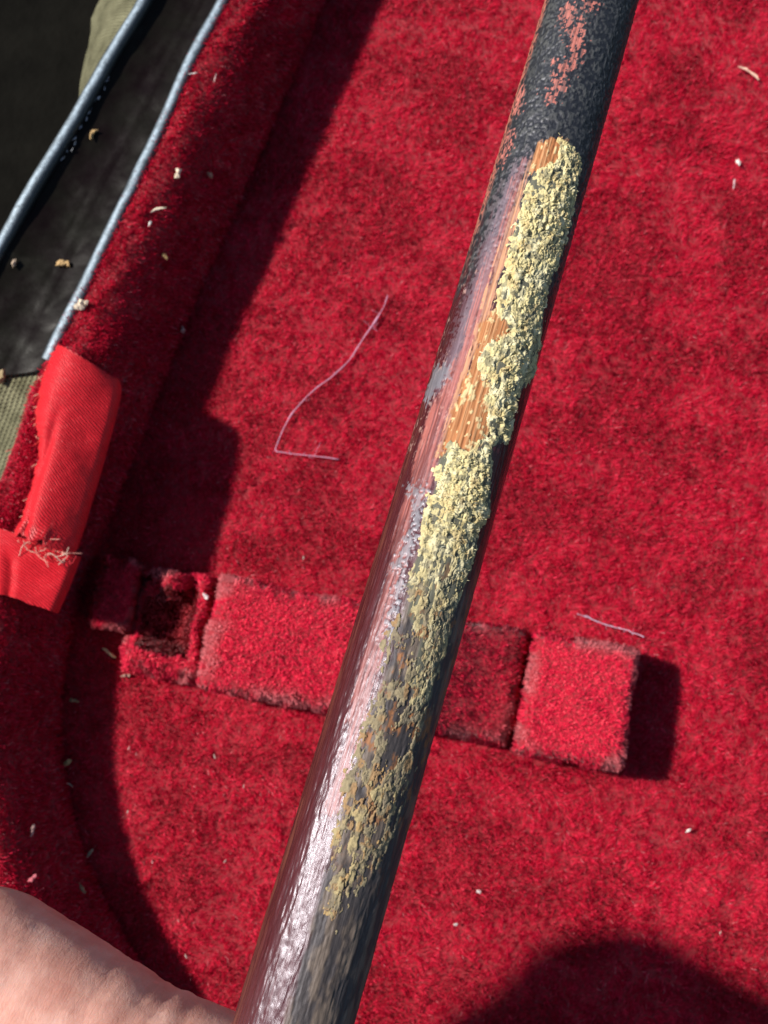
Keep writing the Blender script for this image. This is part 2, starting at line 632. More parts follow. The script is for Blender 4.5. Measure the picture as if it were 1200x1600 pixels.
def bead(name, curve, rad, seed, ns=28):
    n = len(curve)
    s = np.concatenate([[0], np.cumsum(np.linalg.norm(np.diff(curve, axis=0), axis=1))])
    r = rad * (0.93 + 0.14 * fbm(s / 7.0, s * 0, seed, 2))
    c = curve.copy()
    c[:, 2] += (fbm(s / 16, s * 0 + 3, seed + 5, 2) - 0.5) * 0.5
    o = tube(name, c, r, M_BEAD, rim, ns)
    T = unit(np.gradient(c, axis=0))
    nv = len(o.data.vertices)
    co_ = np.zeros(nv * 3, np.float32)
    o.data.vertices.foreach_get('co', co_)
    V_ = co_.reshape(-1, 3)[:n * ns].reshape(n, ns, 3) / MM + PORG[o.name] - c[:, None]
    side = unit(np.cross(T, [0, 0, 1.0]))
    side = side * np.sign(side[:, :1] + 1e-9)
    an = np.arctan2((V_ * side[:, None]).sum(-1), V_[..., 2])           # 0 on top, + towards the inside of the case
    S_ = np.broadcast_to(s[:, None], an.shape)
    m = np.exp(-((an + 0.10 + 0.35 * (fbm(S_ / 4, an * 0, seed + 31, 3) - 0.5)) / 0.46) ** 2)  # pale top stripe paints the sun and sky glint, broken up like scuffing
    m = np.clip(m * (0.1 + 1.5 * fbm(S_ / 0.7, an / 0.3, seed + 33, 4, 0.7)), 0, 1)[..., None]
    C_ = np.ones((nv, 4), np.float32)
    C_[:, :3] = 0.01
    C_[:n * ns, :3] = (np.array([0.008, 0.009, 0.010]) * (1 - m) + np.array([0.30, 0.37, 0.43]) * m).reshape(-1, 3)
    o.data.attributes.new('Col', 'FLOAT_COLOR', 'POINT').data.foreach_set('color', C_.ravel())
    return o


fine = lambda c: catmull(c[::12], 900)
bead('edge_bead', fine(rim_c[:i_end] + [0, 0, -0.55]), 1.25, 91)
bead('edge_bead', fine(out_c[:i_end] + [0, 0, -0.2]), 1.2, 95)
# flakes where the outer bead is chipped
for k in range(15):
    f_ = (k + random.uniform(-0.3, 0.3)) / 14
    px, py = 170 - 72 * f_ + random.uniform(-3, 5), 122 + 128 * f_ + random.uniform(-3, 3)
    p = at(px, py, HR + 0.35)
    ln, wd = random.uniform(0.5, 1.3), random.uniform(0.15, 0.4)
    a = math.radians(58 + random.uniform(-30, 30))
    pts = np.array([[-1, -.4, 0], [.3, -.8, .2], [1.1, .1, .3], [.2, .9, .15], [-.7, .6, .2], [0, 0, -.5]]) * [ln * 0.5, wd * 0.5, 0.25] + RNG.normal(0, 0.06, (6, 3))
    pts = np.stack([pts[:, 0] * math.cos(a) - pts[:, 1] * math.sin(a), pts[:, 0] * math.sin(a) + pts[:, 1] * math.cos(a), pts[:, 2]], 1)
    ff = [[0, 1, 5], [1, 2, 5], [2, 3, 5], [3, 4, 5], [4, 0, 5], [0, 4, 1], [1, 4, 2], [2, 4, 3]]
    make_mesh('flake', pts + p, ff, M_BITS, rim, False, np.tile([0.30, 0.31, 0.33], (6, 1)), None, p)

# --- canvas: outside cover beyond the outer bead, and the bare strip below the broken rim
JC = 14
jj = np.linspace(0, 1, JC)
od = unit(np.cross(np.gradient(out_c, axis=0), [0, 0, -1.0]))
od = od * np.sign((od * (out_c - rim_c)).sum(1))[:, None]
ow = np.interp(out_c[:, 1], [at(0, 420, HR)[1], at(120, 190, HR)[1], at(227, 0, HR)[1]], [1.0, 5.0, 15.0])[:, None, None]
OC = out_c[:, None] + od[:, None] * (jj[None, :, None] ** 0.8 * ow) + np.array([0, 0, -1.0]) * (0.4 + jj[None, :, None] ** 1.2 * 14)
A2, J2 = np.meshgrid(arc, jj, indexing='ij')
OC[..., 2] += (fbm(A2 / 7, J2 * 3, 99, 3) - 0.5) * 2 * J2
make_mesh('canvas_cover', OC.reshape(-1, 3), grid_faces(NS, JC), M_CANVAS, case, True, None,
          {'sa': np.stack([A2.ravel(), J2.ravel() * 22, A2.ravel() * 0], 1)})
st = slice(i_end - 14, NS)
CS = rim_c[st, None] + (out_c[st, None] - rim_c[st, None]) * jj[None, :, None]
A2, J2 = np.meshgrid(arc[st], jj, indexing='ij')
CS[..., 2] += -1.2 - 1.4 * np.sin(np.pi * J2) + (fbm(A2 / 5, J2 * 3, 101, 3) - 0.5) * 0.7
make_mesh('canvas_strip', CS.reshape(-1, 3), grid_faces(CS.shape[0], JC), M_CANVAS, case, True, None,
          {'sa': np.stack([A2.ravel(), J2.ravel() * 14, A2.ravel() * 0], 1)})

# ------------------------------------------------------------------ bow holder: plush covered blocks glued to the floor
holder = bpy.data.objects.new('bow_holder', None)
SC.collection.objects.link(holder)
holder.parent = case
holder['label'] = 'plush covered bow holder bar with slots glued across the case floor'
HZ = 11.0
hx = unit((at(985, 1108, HZ) - at(330, 985, HZ)) * [1, 1, 0])
hy = np.array([-hx[1], hx[0], 0])
h0 = at(330, 985, HZ) * [1, 1, 0]
HLEN = np.linalg.norm((at(985, 1108, HZ) - at(330, 985, HZ))[:2])


def rounded_block(name, a0, a1, b0f, b1f, zf, lint=0.05, dens=28, rnd=1.9, seed=1, skew=0.0, length=0.75):
    """plush block: a along the bar, b across it, zf(a,b) the top height; the sides drop to the floor"""
    na, nb = 46, 40
    # parameter runs down one side, over the top and down the other
    u = np.linspace(-1.35, 1.35, na)
    v = np.linspace(-1.35, 1.35, nb)
    U, Vv = np.meshgrid(u, v, indexing='ij')
    uc, vc = np.clip(U, -1, 1), np.clip(Vv, -1, 1)
    a = a0 + (a1 - a0) * (uc * 0.5 + 0.5)
    b0, b1 = b0f(a), b1f(a)
    b = b0 + (b1 - b0) * (vc * 0.5 + 0.5)
    over = np.maximum(np.abs(U), np.abs(Vv)) - 1
    top = zf(a, b)
    ea = np.minimum(a - a0, a1 - a)
    eb = np.minimum(b - b0, b1 - b)
    e = np.minimum(ea, eb)
    top = top - rnd * np.clip(1 - e / rnd, 0, 1) ** 2 * 0.55
    z = np.where(over > 0, top * (1 - np.clip(over / 0.35, 0, 1)) - 0.3, top)
    a = a + skew * b + (fbm(U * 2.2, Vv * 2.2, seed, 3) - 0.5) * 1.3
    b = b + (fbm(U * 2.2 + 9, Vv * 2.2, seed + 3, 3) - 0.5) * 1.3
    z = z + (fbm(a / 5, b / 5, seed + 7, 2) - 0.5) * 1.1 * (over <= 0)
    G = h0 + hx * a[..., None] + hy * b[..., None]
    G[..., 2] = z
    o = make_mesh(name, G.reshape(-1, 3), grid_faces(na, nb), M_BACK, None)
    o.parent = holder
    area = (a1 - a0) * 18 + 2 * 11 * (a1 - a0 + 18)
    n = int(area * dens)
    P, N, iu, jv = sample_grid(G, n)
    cen = G.reshape(-1, 3).mean(0)
    flip = np.sign((N * (P - cen)).sum(1))
    N = N * flip[:, None]
    l1, l2 = (P - h0) @ hx, (P - h0) @ hy
    ang = -0.2 + (vn(l1 / 0.8, l2 / 0.8, seed + 11) - 0.5) * 4.0
    ang = ang + math.pi * sstep(hump - 2, hump + 8, l1) * (l1 < aB1 + 0.5)
    lean = np.stack([np.cos(ang), np.sin(ang), np.zeros(n)], 1)
    C = red_cols(n, 0.0, 0.22) * np.array([1.50, 4.5, 2.3])
    ed = np.minimum(np.abs(jv - nb * 0.13), np.abs(jv - nb * 0.865)) / nb
    ed = np.minimum(ed, np.minimum(np.abs(iu - na * 0.13), np.abs(iu - na * 0.865)) / na * 1.6)
    wear = sstep(0.11, 0.0, ed) * sstep(0.42, 0.62, fbm(l1 / 3.5, l2 / 3.5, seed + 13, 3)) * lint * 18
    wear = np.clip(wear, 0, 0.65)[:, None]
    C = C * (1 - wear) + np.array([0.60, 0.23, 0.24]) * RNG.uniform(0.7, 1.2, (n, 1)) * wear
    Lh = (length + 0.5 * (vn(l1 / 0.75, l2 / 0.75, seed + 17) - 0.5)) * RNG.uniform(0.75, 1.2, n)
    V, Fq, C, NA = pile_blades(P, N, Lh, 0.12, lean, np.full(n, 0.5), C)
    p = make_mesh('plush_pile', V, Fq, M_PILE, None, True, C, NA)
    p.parent = o
    p['kind'] = 'stuff'
    return o


def loc(px, py, z):
    v = at(px, py, z) - h0
    return v @ hx, v @ hy


aA0 = loc(322, 985, HZ)[0]
aB1 = loc(812, 1090, 9)[0]
aC0 = loc(826, 1095, HZ)[0]
aC1 = loc(984, 1110, HZ)[0]
hump = loc(610, 1040, HZ)[0]
w_top = lambda a: 8.7 + 0.7 * np.clip(a / HLEN, 0, 1)
rounded_block('middle_block', aA0, aB1, lambda a: -w_top(a), lambda a: w_top(a),
              lambda a, b: HZ - 1.2 + 0.7 * np.exp(-((a - aA0 - 4) / 4.0) ** 2) + 0.9 * sstep(aA0 + 2, aA0 + 12, a) + 0.9 * (1 - (b / 9) ** 2) - 4.8 * sstep(hump, aB1, a), seed=11)
rounded_block('end_block', aC0, aC1, lambda a: -w_top(a) - 0.3, lambda a: w_top(a) + 0.1,
              lambda a, b: HZ - 1.4 + 1.0 * (a - aC0) / (aC1 - aC0) + 0.9 * (1 - (b / 9) ** 2), seed=23, lint=0.07)
# torn pocket at the left end: a low bed with a frayed lip round it and a post by the wall
aP0 = loc(196, 965, 6)[0]
aP1 = loc(330, 990, 9)[0] - 1.2


def pocket_z(a, b):
    u = (a - aP0) / (aP1 - aP0)
    v = b / 8.4
    lip_r = np.exp(-((u - 0.88) / 0.14) ** 2) * 6.4
    lip_b = np.exp(-((v + 0.72) / 0.30) ** 2) * 6.2 * sstep(-0.05, 0.2, u)
    lump = np.exp(-((u - 0.45) / 0.2) ** 2 - ((v - 0.78) / 0.3) ** 2) * 6.4
    back = np.exp(-((v - 1.0) / 0.12) ** 2) * 3.0
    return 1.6 + np.maximum(np.maximum(lip_r, lip_b), np.maximum(lump, back))


rounded_block('torn_pocket', aP0, aP1, lambda a: -8.4 + 0 * a, lambda a: 8.0 + 0 * a, pocket_z, seed=37, lint=0.12, length=0.9)
rounded_block('wall_post', loc(138, 950, 8)[0], aP0 - 0.4, lambda a: -2.0 + 0 * a, lambda a: 8.6 + 0 * a, lambda a, b: 6.0 + 0 * a, seed=41)

# ------------------------------------------------------------------ red satin ribbon tab standing at the broken rim


def ribbon(name, left, right, zl, crown, zr, seed, label, lift=0.0, rag=0.15):
    nl, nw = 130, 46
    Lc = catmull([at(x, y, zl) for x, y in left], nl)
    Rc = catmull([at(x, y, zr) for x, y in right], nl)
    w = np.linspace(0, 1, nw)
    G = Lc[:, None] * (1 - w[None, :, None]) + Rc[:, None] * w[None, :, None]
    ar_ = np.concatenate([[0], np.cumsum(np.linalg.norm(np.diff(Lc, axis=0), axis=1))])
    A_, W_ = np.meshgrid(ar_, w, indexing='ij')
    G[..., 2] += crown * np.sin(np.pi * np.clip(W_, 0, 1) ** 0.6) ** 0.9 + lift * sstep(0.9, 1.0, A_ / ar_[-1])
    G[..., 2] -= 0.55 * np.exp(-((W_ - 0.30 - 0.12 * np.sin(A_ / 5)) / 0.07) ** 2) * sstep(0.25, 0.5, A_ / ar_[-1])
    G[..., 2] += (fbm(A_ / 9, W_ * 1.6, seed, 2) - 0.5) * 0.9 + (fbm(A_ / 2, W_ * 5, seed + 5, 3) - 0.5) * 0.18
    # frayed left selvedge
    fr = (fbm(A_ / 0.5, W_ * 0, seed + 9, 3) - 0.5) * 0.8
    G[..., 0] += fr * (1 - W_) ** 6
    # torn lower end
    tw = sstep(0.8, 1.0, A_ / ar_[-1]) * (fbm(W_ * 7, W_ * 0 + seed, seed + 21, 3) - 0.5) * 5.0 * rag
    G += tw[..., None] * unit(Lc[-1] - Lc[-12])
    # the right edge rolls underneath
    curl = np.linspace(0.15, 1.9, 9)
    ex = []
    outd = unit(np.cross(np.gradient(Rc, axis=0), [0, 0, 1.0]) * [1, 1, 0])
    outd *= np.sign((outd * (Rc - Lc)).sum(1))[:, None]
    for c in curl:
        e = G[:, -1] + outd * (0.55 * math.sin(c * 1.5)) + np.array([0, 0, -1.0]) * (c * 1.5)
        ex.append(e)
    lf = [G[:, 0] + outd * (0.5 * d_) + np.array([0, 0, -1.0]) * d_ for d_ in (3.2, 2.2, 1.2, 0.5)]
    G = np.concatenate([np.stack(lf, 1), G, np.stack(ex, 1)], 1)
    nw2 = G.shape[1]
    W2 = np.broadcast_to(np.linspace(0, 12, nw2)[None], (nl, nw2))
    A2_ = np.broadcast_to(ar_[:, None], (nl, nw2))
    o = make_mesh(name, G.reshape(-1, 3), grid_faces(nl, nw2), M_SATIN, case, True, None,
                  {'sa': np.stack([A2_.ravel(), W2.ravel(), A2_.ravel() * 0], 1)})
    md = o.modifiers.new('thickness', 'SOLIDIFY')
    md.thickness = 0.25 * MM
    o['label'] = label
    return o


tabA = ribbon('ribbon_tab', [(92, 543), (84, 560), (72, 590), (63, 625), (60, 660), (66, 700), (58, 745), (44, 795), (30, 838)],
              [(174, 590), (177, 606), (170, 645), (157, 695), (142, 745), (127, 795), (114, 840), (104, 868)], 18.6, 3.8, 19.2, 201,
              'long bright red satin ribbon tab with frayed edge', 0.8, 0.6)
tabB = ribbon('ribbon_tab', [(-40, 812), (-30, 845), (-30, 875), (-25, 905), (-15, 925)],
              [(114, 866), (109, 880), (97, 910), (86, 935), (76, 952)], 17.6, 2.0, 18.4, 211,
              'short torn end of red satin ribbon below the long tab')
# hem of dark plush showing between canvas and ribbon
hem = catmull([at(x, y, 17.2) for x, y in [(72, 600), (52, 680), (44, 730), (30, 775), (12, 815), (-20, 850)]], 60)
HG = np.stack([hem + [d * 1.0, d * .45, 0.9 * math.cos(d * 0.7) - 0.6] for d in np.linspace(-2.2, 2.2, 12)], 1)
hm = make_mesh('torn_hem_and_gap_filler', HG.reshape(-1, 3), grid_faces(60, 12), M_BACK, case)
P, N, _, _ = sample_grid(HG, 9000)
N = N * np.sign(N[:, 2:3])
ang = RNG.uniform(0, 6.28, 9000)
V, Fq, C, NA = pile_blades(P, N, RNG.uniform(0.5, 1.2, 9000), 0.15, np.stack([np.cos(ang), np.sin(ang), 0 * ang], 1), np.full(9000, 0.5), red_cols(9000, 0.05))
hp = make_mesh('plush_pile', V, Fq, M_PILE, hm, True, C, NA)
hp['kind'] = 'stuff'
gap_c = catmull([at(x, y, 16.9) for x, y in [(-10, 812), (30, 838), (70, 856), (120, 862)]], 40)  # added dark plush strip, stops light leaking through the ribbon gap
HG = np.stack([gap_c + [d * 0.5, d * 1.0, 0.5 * math.cos(d * 0.6)] for d in np.linspace(-3.4, 3.4, 14)], 1)
hm = make_mesh('torn_hem_and_gap_filler', HG.reshape(-1, 3), grid_faces(40, 14), M_BACK, case)
P, N, _, _ = sample_grid(HG, 5000)
N = N * np.sign(N[:, 2:3])
ang = RNG.uniform(0, 6.28, 5000)
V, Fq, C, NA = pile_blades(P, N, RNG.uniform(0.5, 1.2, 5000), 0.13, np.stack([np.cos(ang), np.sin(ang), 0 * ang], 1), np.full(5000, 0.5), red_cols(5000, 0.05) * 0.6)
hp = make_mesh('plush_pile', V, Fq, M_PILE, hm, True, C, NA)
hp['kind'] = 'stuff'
# loose ribbon threads at the tear and along the selvedge
for k in range(28):
    x0, y0 = random.uniform(28, 112), 0
    y0 = 842 + (x0 - 28) * 0.36 + random.uniform(-4, 8)
    p0 = at(x0, y0, 20.5 + random.uniform(0, 1))
    d = np.array([random.uniform(-1, 3.0), random.uniform(-2.6, 1.6), random.uniform(-0.5, 1.2)])
    pts = catmull([p0, p0 + d * 0.5 + RNG.normal(0, 0.4, 3), p0 + d + RNG.normal(0, 0.3, 3)], 12)
    c = random.choice([(0.55, 0.03, 0.03), (0.6, 0.25, 0.2), (0.55, 0.4, 0.32), (0.5, 0.02, 0.03)])
    tube('loose_thread', pts, 0.06, M_THREAD, case, 6, c)
for k in range(26):
    t = random.random()
    i = int(t * 7)
    L_ = [(86, 556), (72, 590), (63, 625), (60, 660), (66, 700), (58, 745), (44, 795), (30, 838)]
    x0, y0 = np.array(L_[i]) * (1 - (t * 7 - i)) + np.array(L_[min(i + 1, 7)]) * (t * 7 - i)
    p0 = at(x0 + 2, y0, 19.0)
    pts = catmull([p0, p0 + [-0.5, random.uniform(-.4, .4), .2], p0 + [-random.uniform(0.6, 1.5), random.uniform(-.9, .9), random.uniform(-.4, .5)]], 8)
    tube('loose_thread', pts, 0.05, M_THREAD, case, 6, random.choice([(0.6, 0.04, 0.03), (0.62, 0.3, 0.22)]))

# ================================================================== THE BOW
A0 = at_depth(925, 0, 101.7)
B0 = at_depth(458, 1600, 82.5)
SLEN = np.linalg.norm(B0 - A0)
sdv = (B0 - A0) / SLEN
mid = 0.5 * (A0 + B0)
e1 = unit((CAM - mid) - ((CAM - mid) @ sdv) * sdv)
e2 = np.cross(sdv, e1)
e2 = e2 * np.sign(e2[0])
Rs = lambda s: 4.15 + 0.25 * np.clip(s / SLEN, -0.5, 1.3)


def stick_sa(px, py):
    """pixel -> (distance along stick, arc position across it)"""
    d = unit(RT * (px - 600) / FPX + UP * (800 - py) / FPX + FWD)
    s = SLEN * py / 1600
    for _ in range(3):
        R = float(Rs(s))
        o = CAM - A0
        dp, op = d - (d @ sdv) * sdv, o - (o @ sdv) * sdv
        a, b, c = dp @ dp, dp @ op, op @ op - R * R
        disc = b * b - a * c
        t = (-b - math.sqrt(disc)) / a if disc > 0 else -b / a
        h = CAM + d * t - A0
        s = h @ sdv
    return np.array([s, R * math.atan2(h @ e2, h @ e1)])


SP = lambda pts: [stick_sa(x, y) for x, y in pts]
crust_poly = SP([(872, 212), (896, 226), (907, 255), (901, 310), (892, 350), (877, 400), (862, 440), (852, 480), (844, 540), (832, 590), (816, 610),
                 (803, 650), (796, 685), (772, 700), (767, 760), (767, 800), (750, 828), (742, 870), (727, 920), (707, 970), (694, 1018), (684, 1050),
                 (677, 1090), (640, 1130), (640, 1060), (655, 1000), (632, 960), (640, 930), (632, 915), (646, 880), (656, 840), (665, 795), (676, 760),
                 (684, 718), (702, 692), (738, 705), (762, 680), (760, 640), (765, 605), (748, 572), (760, 545), (796, 520), (778, 478), (786, 430),
                 (800, 370), (816, 310), (832, 266), (856, 262), (874, 245)])
low_poly = SP([(540, 1205), (570, 1190), (600, 1185), (628, 1205), (618, 1260), (600, 1320), (575, 1345), (560, 1380), (543, 1420), (515, 1442), (506, 1420),
               (520, 1340), (528, 1270)])
mix_poly = SP([(618, 925), (660, 905), (715, 950), (690, 1040), (668, 1120), (655, 1190), (634, 1240), (622, 1290), (602, 1330), (560, 1390), (520, 1450), (505, 1440),
               (522, 1330), (532, 1230), (560, 1140), (590, 1060), (606, 980)])
orange_polys = [SP([(838, 226), (860, 214), (884, 218), (882, 246), (858, 266), (826, 272)]),
                SP([(778, 478), (803, 510), (795, 535), (772, 550), (765, 575), (780, 605), (765, 640), (768, 675), (738, 712), (690, 712), (704, 650),
                    (722, 600), (738, 560), (752, 505)])]
tan_poly = SP([(838, 224), (848, 216), (826, 275), (806, 345), (786, 420), (764, 500), (740, 560), (722, 612), (704, 665), (690, 712), (680, 716), (696, 655), (716, 596),
               (736, 540), (756, 470), (778, 395), (800, 320), (818, 268)])
pink_poly = SP([(828, 244), (806, 330), (782, 420), (756, 505), (735, 560), (716, 620), (700, 665), (684, 722), (670, 772), (645, 805), (632, 880), (612, 960),
                (582, 1080), (552, 1180), (530, 1270), (508, 1270), (530, 1180), (558, 1070), (588, 955), (606, 880), (622, 805), (640, 760), (650, 705),
                (668, 650), (694, 600), (700, 575), (722, 540), (736, 480), (762, 400), (790, 315), (812, 250)])
dust_poly = SP([(835, 235), (800, 340), (775, 425), (752, 500), (732, 560), (700, 600), (676, 630), (665, 620), (690, 570), (712, 500), (740, 420), (765, 340), (800, 255)])
glue_polys = [SP([(634, 756), (668, 764), (658, 800), (648, 828), (640, 862), (622, 888), (614, 880), (632, 850), (642, 812), (646, 782)]),
              SP([(680, 574), (702, 570), (700, 590), (684, 606), (672, 626), (664, 618)]),
              SP([(626, 890), (634, 900), (622, 950), (606, 1000), (598, 1000), (612, 950)])]
spots_top = [SP(p) for p in ([(880, 8), (893, 6), (892, 30), (884, 40), (876, 36)], [(893, 38), (903, 34), (908, 62), (902, 90), (892, 84), (888, 58)],
                             [(866, 98), (896, 92), (894, 112), (872, 116)], [(856, 140), (866, 122), (882, 126), (876, 150), (862, 158)],
                             [(914, 0), (930, 0), (928, 10), (918, 8)], [(812, 140), (818, 144), (810, 175), (803, 172)], [(798, 205), (802, 210), (786, 256), (782, 250)])]


def stick_field(s, a):
    """colour, roughness, gloss and relief of the stick's surface at (s, a) in mm"""
    yy = s / SLEN * 1600
    w = (fbm(s / 1.2, a / 0.5, 301, 4) - 0.5)
    wf = (fbm(s / 0.45, a / 0.22, 303, 3) - 0.5)
    grain = fbm(s / 3.2, a / 0.11, 305, 4)
    speck = fbm(s / 0.27, a / 0.24, 307, 3)

    gN = np.clip((grain - 0.5) * 2.6, -1, 1)
    sN = np.clip((speck - 0.5) * 2.6, -1, 1)

    def msk(poly, soft=0.45, kg=0.55, ks=0.45, wa=0.5):
        # ragged edge that breaks up along the grain and into specks
        v = (poly_sd(s, a, poly) + w * wa) / soft + gN * kg + sN * ks
        return sstep(-0.22, 0.22, v)
    black = np.array([0.013, 0.014, 0.017])
    maroon = np.array([0.058, 0.0095, 0.012])
    k = sstep(430, 640, yy + 260 * w)[..., None]
    col = black * (1 - k) + maroon * k
    col = col * (0.65 + 0.7 * grain[..., None])
    # greyed film over the black lacquer, in specks
    f = (sstep(0.47, 0.63, speck) * (1 - k[..., 0]) * (0.35 + 0.6 * fbm(s / 1.5, a / 1.2, 308, 3)))[..., None]
    col = col * (1 - f) + np.array([0.068, 0.069, 0.066]) * f
    rough = 0.44 - 0.18 * k[..., 0] + 0.1 * (grain - 0.5)
    spec = np.full(s.shape, 0.5)
    rel = (speck - 0.5) * 0.15 * (1 - k[..., 0]) + ((fbm(s / 2.4, a / 0.30, 309, 3) - 0.5) * 0.06 + (fbm(s / 1.1, a / 0.13, 319, 3) - 0.5) * 0.05) * k[..., 0] + (fbm(s / 0.7, a / 0.35, 310, 3) - 0.5) * 0.035

    def lay(m, c, r_, sp, dz=0.0, var=0.35):
        nonlocal col, rough, spec, rel
        mm = m[..., None]
        cc = np.asarray(c) * (1 - var + 2 * var * grain[..., None])
        col = col * (1 - mm) + cc * mm
        rough = rough * (1 - m) + r_ * m
        spec = spec * (1 - m) + sp * m
        rel = rel + dz * m
    # worn brown arris along the left
    am = sstep(-4.3, -5.3, a + 1.2 * w) * sstep(0.44, 0.62, grain + 0.25 * w)
    lay(am * 0.55 * sstep(500, 760, yy), (0.12, 0.038, 0.022), 0.5, 0.35)
    lay(sstep(-4.4, -5.2, a + 0.5 * w) * sstep(560, 420, yy) * sstep(0.4, 0.55, speck + 0.3 * w), (0.30, 0.10, 0.07), 0.6, 0.3)
    # pale flecks on the maroon lacquer
    fl = sstep(0.62, 0.70, fbm(s / 0.6, a / 0.3, 313, 4, 0.7)) * sstep(480, 560, yy) * sstep(900, 780, yy) * sstep(-1.0, -1.9, a) * sstep(0.45, 0.6, fbm(s / 3, a / 2, 314, 2))
    lay(fl * 0.8, (0.34, 0.20, 0.17), 0.5, 0.4)
    lay(msk(dust_poly, 0.8, 0.5, 1.4, 0.9) * (0.25 + 0.5 * sstep(-0.9, 0.9, poly_sd(s, a, dust_poly) + a * 0.35 + 0.4)), (0.16, 0.11, 0.135), 0.5, 0.45)
    pk = msk(pink_poly, 0.5, 0.7, 0.3)
    stripe = sstep(0.40, 0.60, fbm(s / 5, a / 0.14, 311, 4))
    low = sstep(760, 1150, yy)
    lay(pk * (0.35 + 0.65 * stripe) * (0.62 + 0.2 * sstep(450, 700, yy) - 0.3 * low), (0.34, 0.105, 0.085), 0.42, 0.45, -0.03)
    lay(msk(tan_poly, 0.3, 0.7, 0.4) * (0.45 + 0.55 * stripe), (0.46, 0.23, 0.13), 0.7, 0.25, -0.03)
    fibre = fbm(s / 11, a / 0.10, 315, 4)
    for p in orange_polys:
        m_ = msk(p, 0.4, 0.7, 0.35)
        lay(m_, (0.35, 0.140, 0.052), 0.72, 0.25, -0.05, 0.25)
        lay(m_ * sstep(0.52, 0.64, fibre), (0.44, 0.225, 0.105), 0.75, 0.2, 0.03, 0.2)
        lay(m_ * 0.8 * sstep(0.66, 0.76, fbm(s / 4.0, a / 0.12, 316, 3)), (0.20, 0.075, 0.03), 0.8, 0.2, -0.06, 0.3)
        lay(m_ * sstep(0.60, 0.68, fbm(s / 0.5, a / 0.3, 318, 4)), (0.55, 0.42, 0.22), 0.85, 0.15, 0.06, 0.2)
    for p in spots_top:
        lay(msk(p, 0.4, 0.3, 2.6, 0.7) * (0.45 + 0.5 * sstep(0.4, 0.6, grain)), (0.36, 0.115, 0.09), 0.65, 0.3, -0.05)
    for p in glue_polys:
        lay(msk(p, 0.4, 0.6, 1.8) * 0.65, (0.15, 0.16, 0.18), 0.38, 0.5, 0.05, 0.3)
    # grey brown worn zone at the lower right
    zone = sstep(880, 1060, yy + 60 * w) * sstep(-1.15, -0.55, a + 0.6 * w - 0.2 * sstep(1300, 1600, yy))
    blot = fbm(s / 2.0, a / 0.7, 321, 4)
    zc = np.array([0.042, 0.039, 0.036]) * (1 - sstep(0.42, 0.62, blot)[..., None]) + np.array([0.125, 0.098, 0.073]) * sstep(0.44, 0.66, blot)[..., None]
    mm = (zone * 0.9)[..., None]
    col = col * (1 - mm) + zc * (0.6 + 0.8 * grain[..., None]) * mm
    rough = rough * (1 - zone) + 0.58 * zone
    rel = rel + zone * (blot - 0.5) * 0.10 + zone * wf * 0.05
    lay(sstep(0.05, 0.3, poly_sd(s, a, crust_poly) + 0.3 * w), (0.115, 0.115, 0.085), 0.85, 0.2, 0.03)
    # bare rust coloured specks inside the worn zone
    rs = zone * sstep(0.56, 0.70, fbm(s / 1.3, a / 0.6, 331, 5, 0.65)) * sstep(1420, 1300, yy)
    lay(rs * 0.85, (0.27, 0.115, 0.045), 0.7, 0.25)
    return col, rough, spec, rel


th = np.concatenate([np.linspace(-1.78, 1.78, 240), np.linspace(1.78, 2 * np.pi - 1.78, 34)[1:-1]])
sv = np.concatenate([np.linspace(-22, -1.2, 90)[:-1], np.linspace(-1.2, SLEN + 1.2, 1050), np.linspace(SLEN + 1.2, SLEN + 96, 200)[1:]])
S2, T2 = np.meshgrid(sv, th, indexing='ij')
A2 = np.where(T2 > np.pi, T2 - 2 * np.pi, T2) * Rs(S2)
col, rough, spec, rel = stick_field(S2, A2)


def on_stick(S, T, h):
    R = Rs(S) + h
    return A0 + sdv * S[..., None] + (np.cos(T) * R)[..., None] * e1 + (np.sin(T) * R)[..., None] * e2


endr = np.clip((SLEN + 96 - S2) / 1.5, 0, 1)
G = on_stick(S2, T2, rel - 0.05 * (1 - endr) * 20)
V = np.vstack([G.reshape(-1, 3), (A0 - sdv * 22)[None], (A0 + sdv * (SLEN + 96))[None]])
nc = len(th)
Fs = grid_faces(len(sv), nc, True)
caps = [[len(V) - 2, (k + 2) % nc, k + 1, k] for k in range(0, nc, 2)] + \
       [[len(V) - 1, (len(sv) - 1) * nc + k, (len(sv) - 1) * nc + k + 1, (len(sv) - 1) * nc + (k + 2) % nc] for k in range(0, nc, 2)]
pad = lambda f, v: np.concatenate([f.reshape(-1, *f.shape[2:]), np.full((2,) + f.shape[2:], v)])
bow = empty('bow', B0, 'dark worn wooden bow stick with pale crumbling grip residue, held over the red plush', 'bow')
stick = make_mesh('stick', V, np.vstack([Fs, caps])[:, ::-1], M_STICK, bow, True, pad(col, 0.02),
                  {'Rgh': pad(rough, 0.4), 'Spc': pad(spec, 0.5), 'sa': np.stack([pad(S2, 0), pad(A2, 0), pad(S2 * 0, 0)], 1)}, B0)


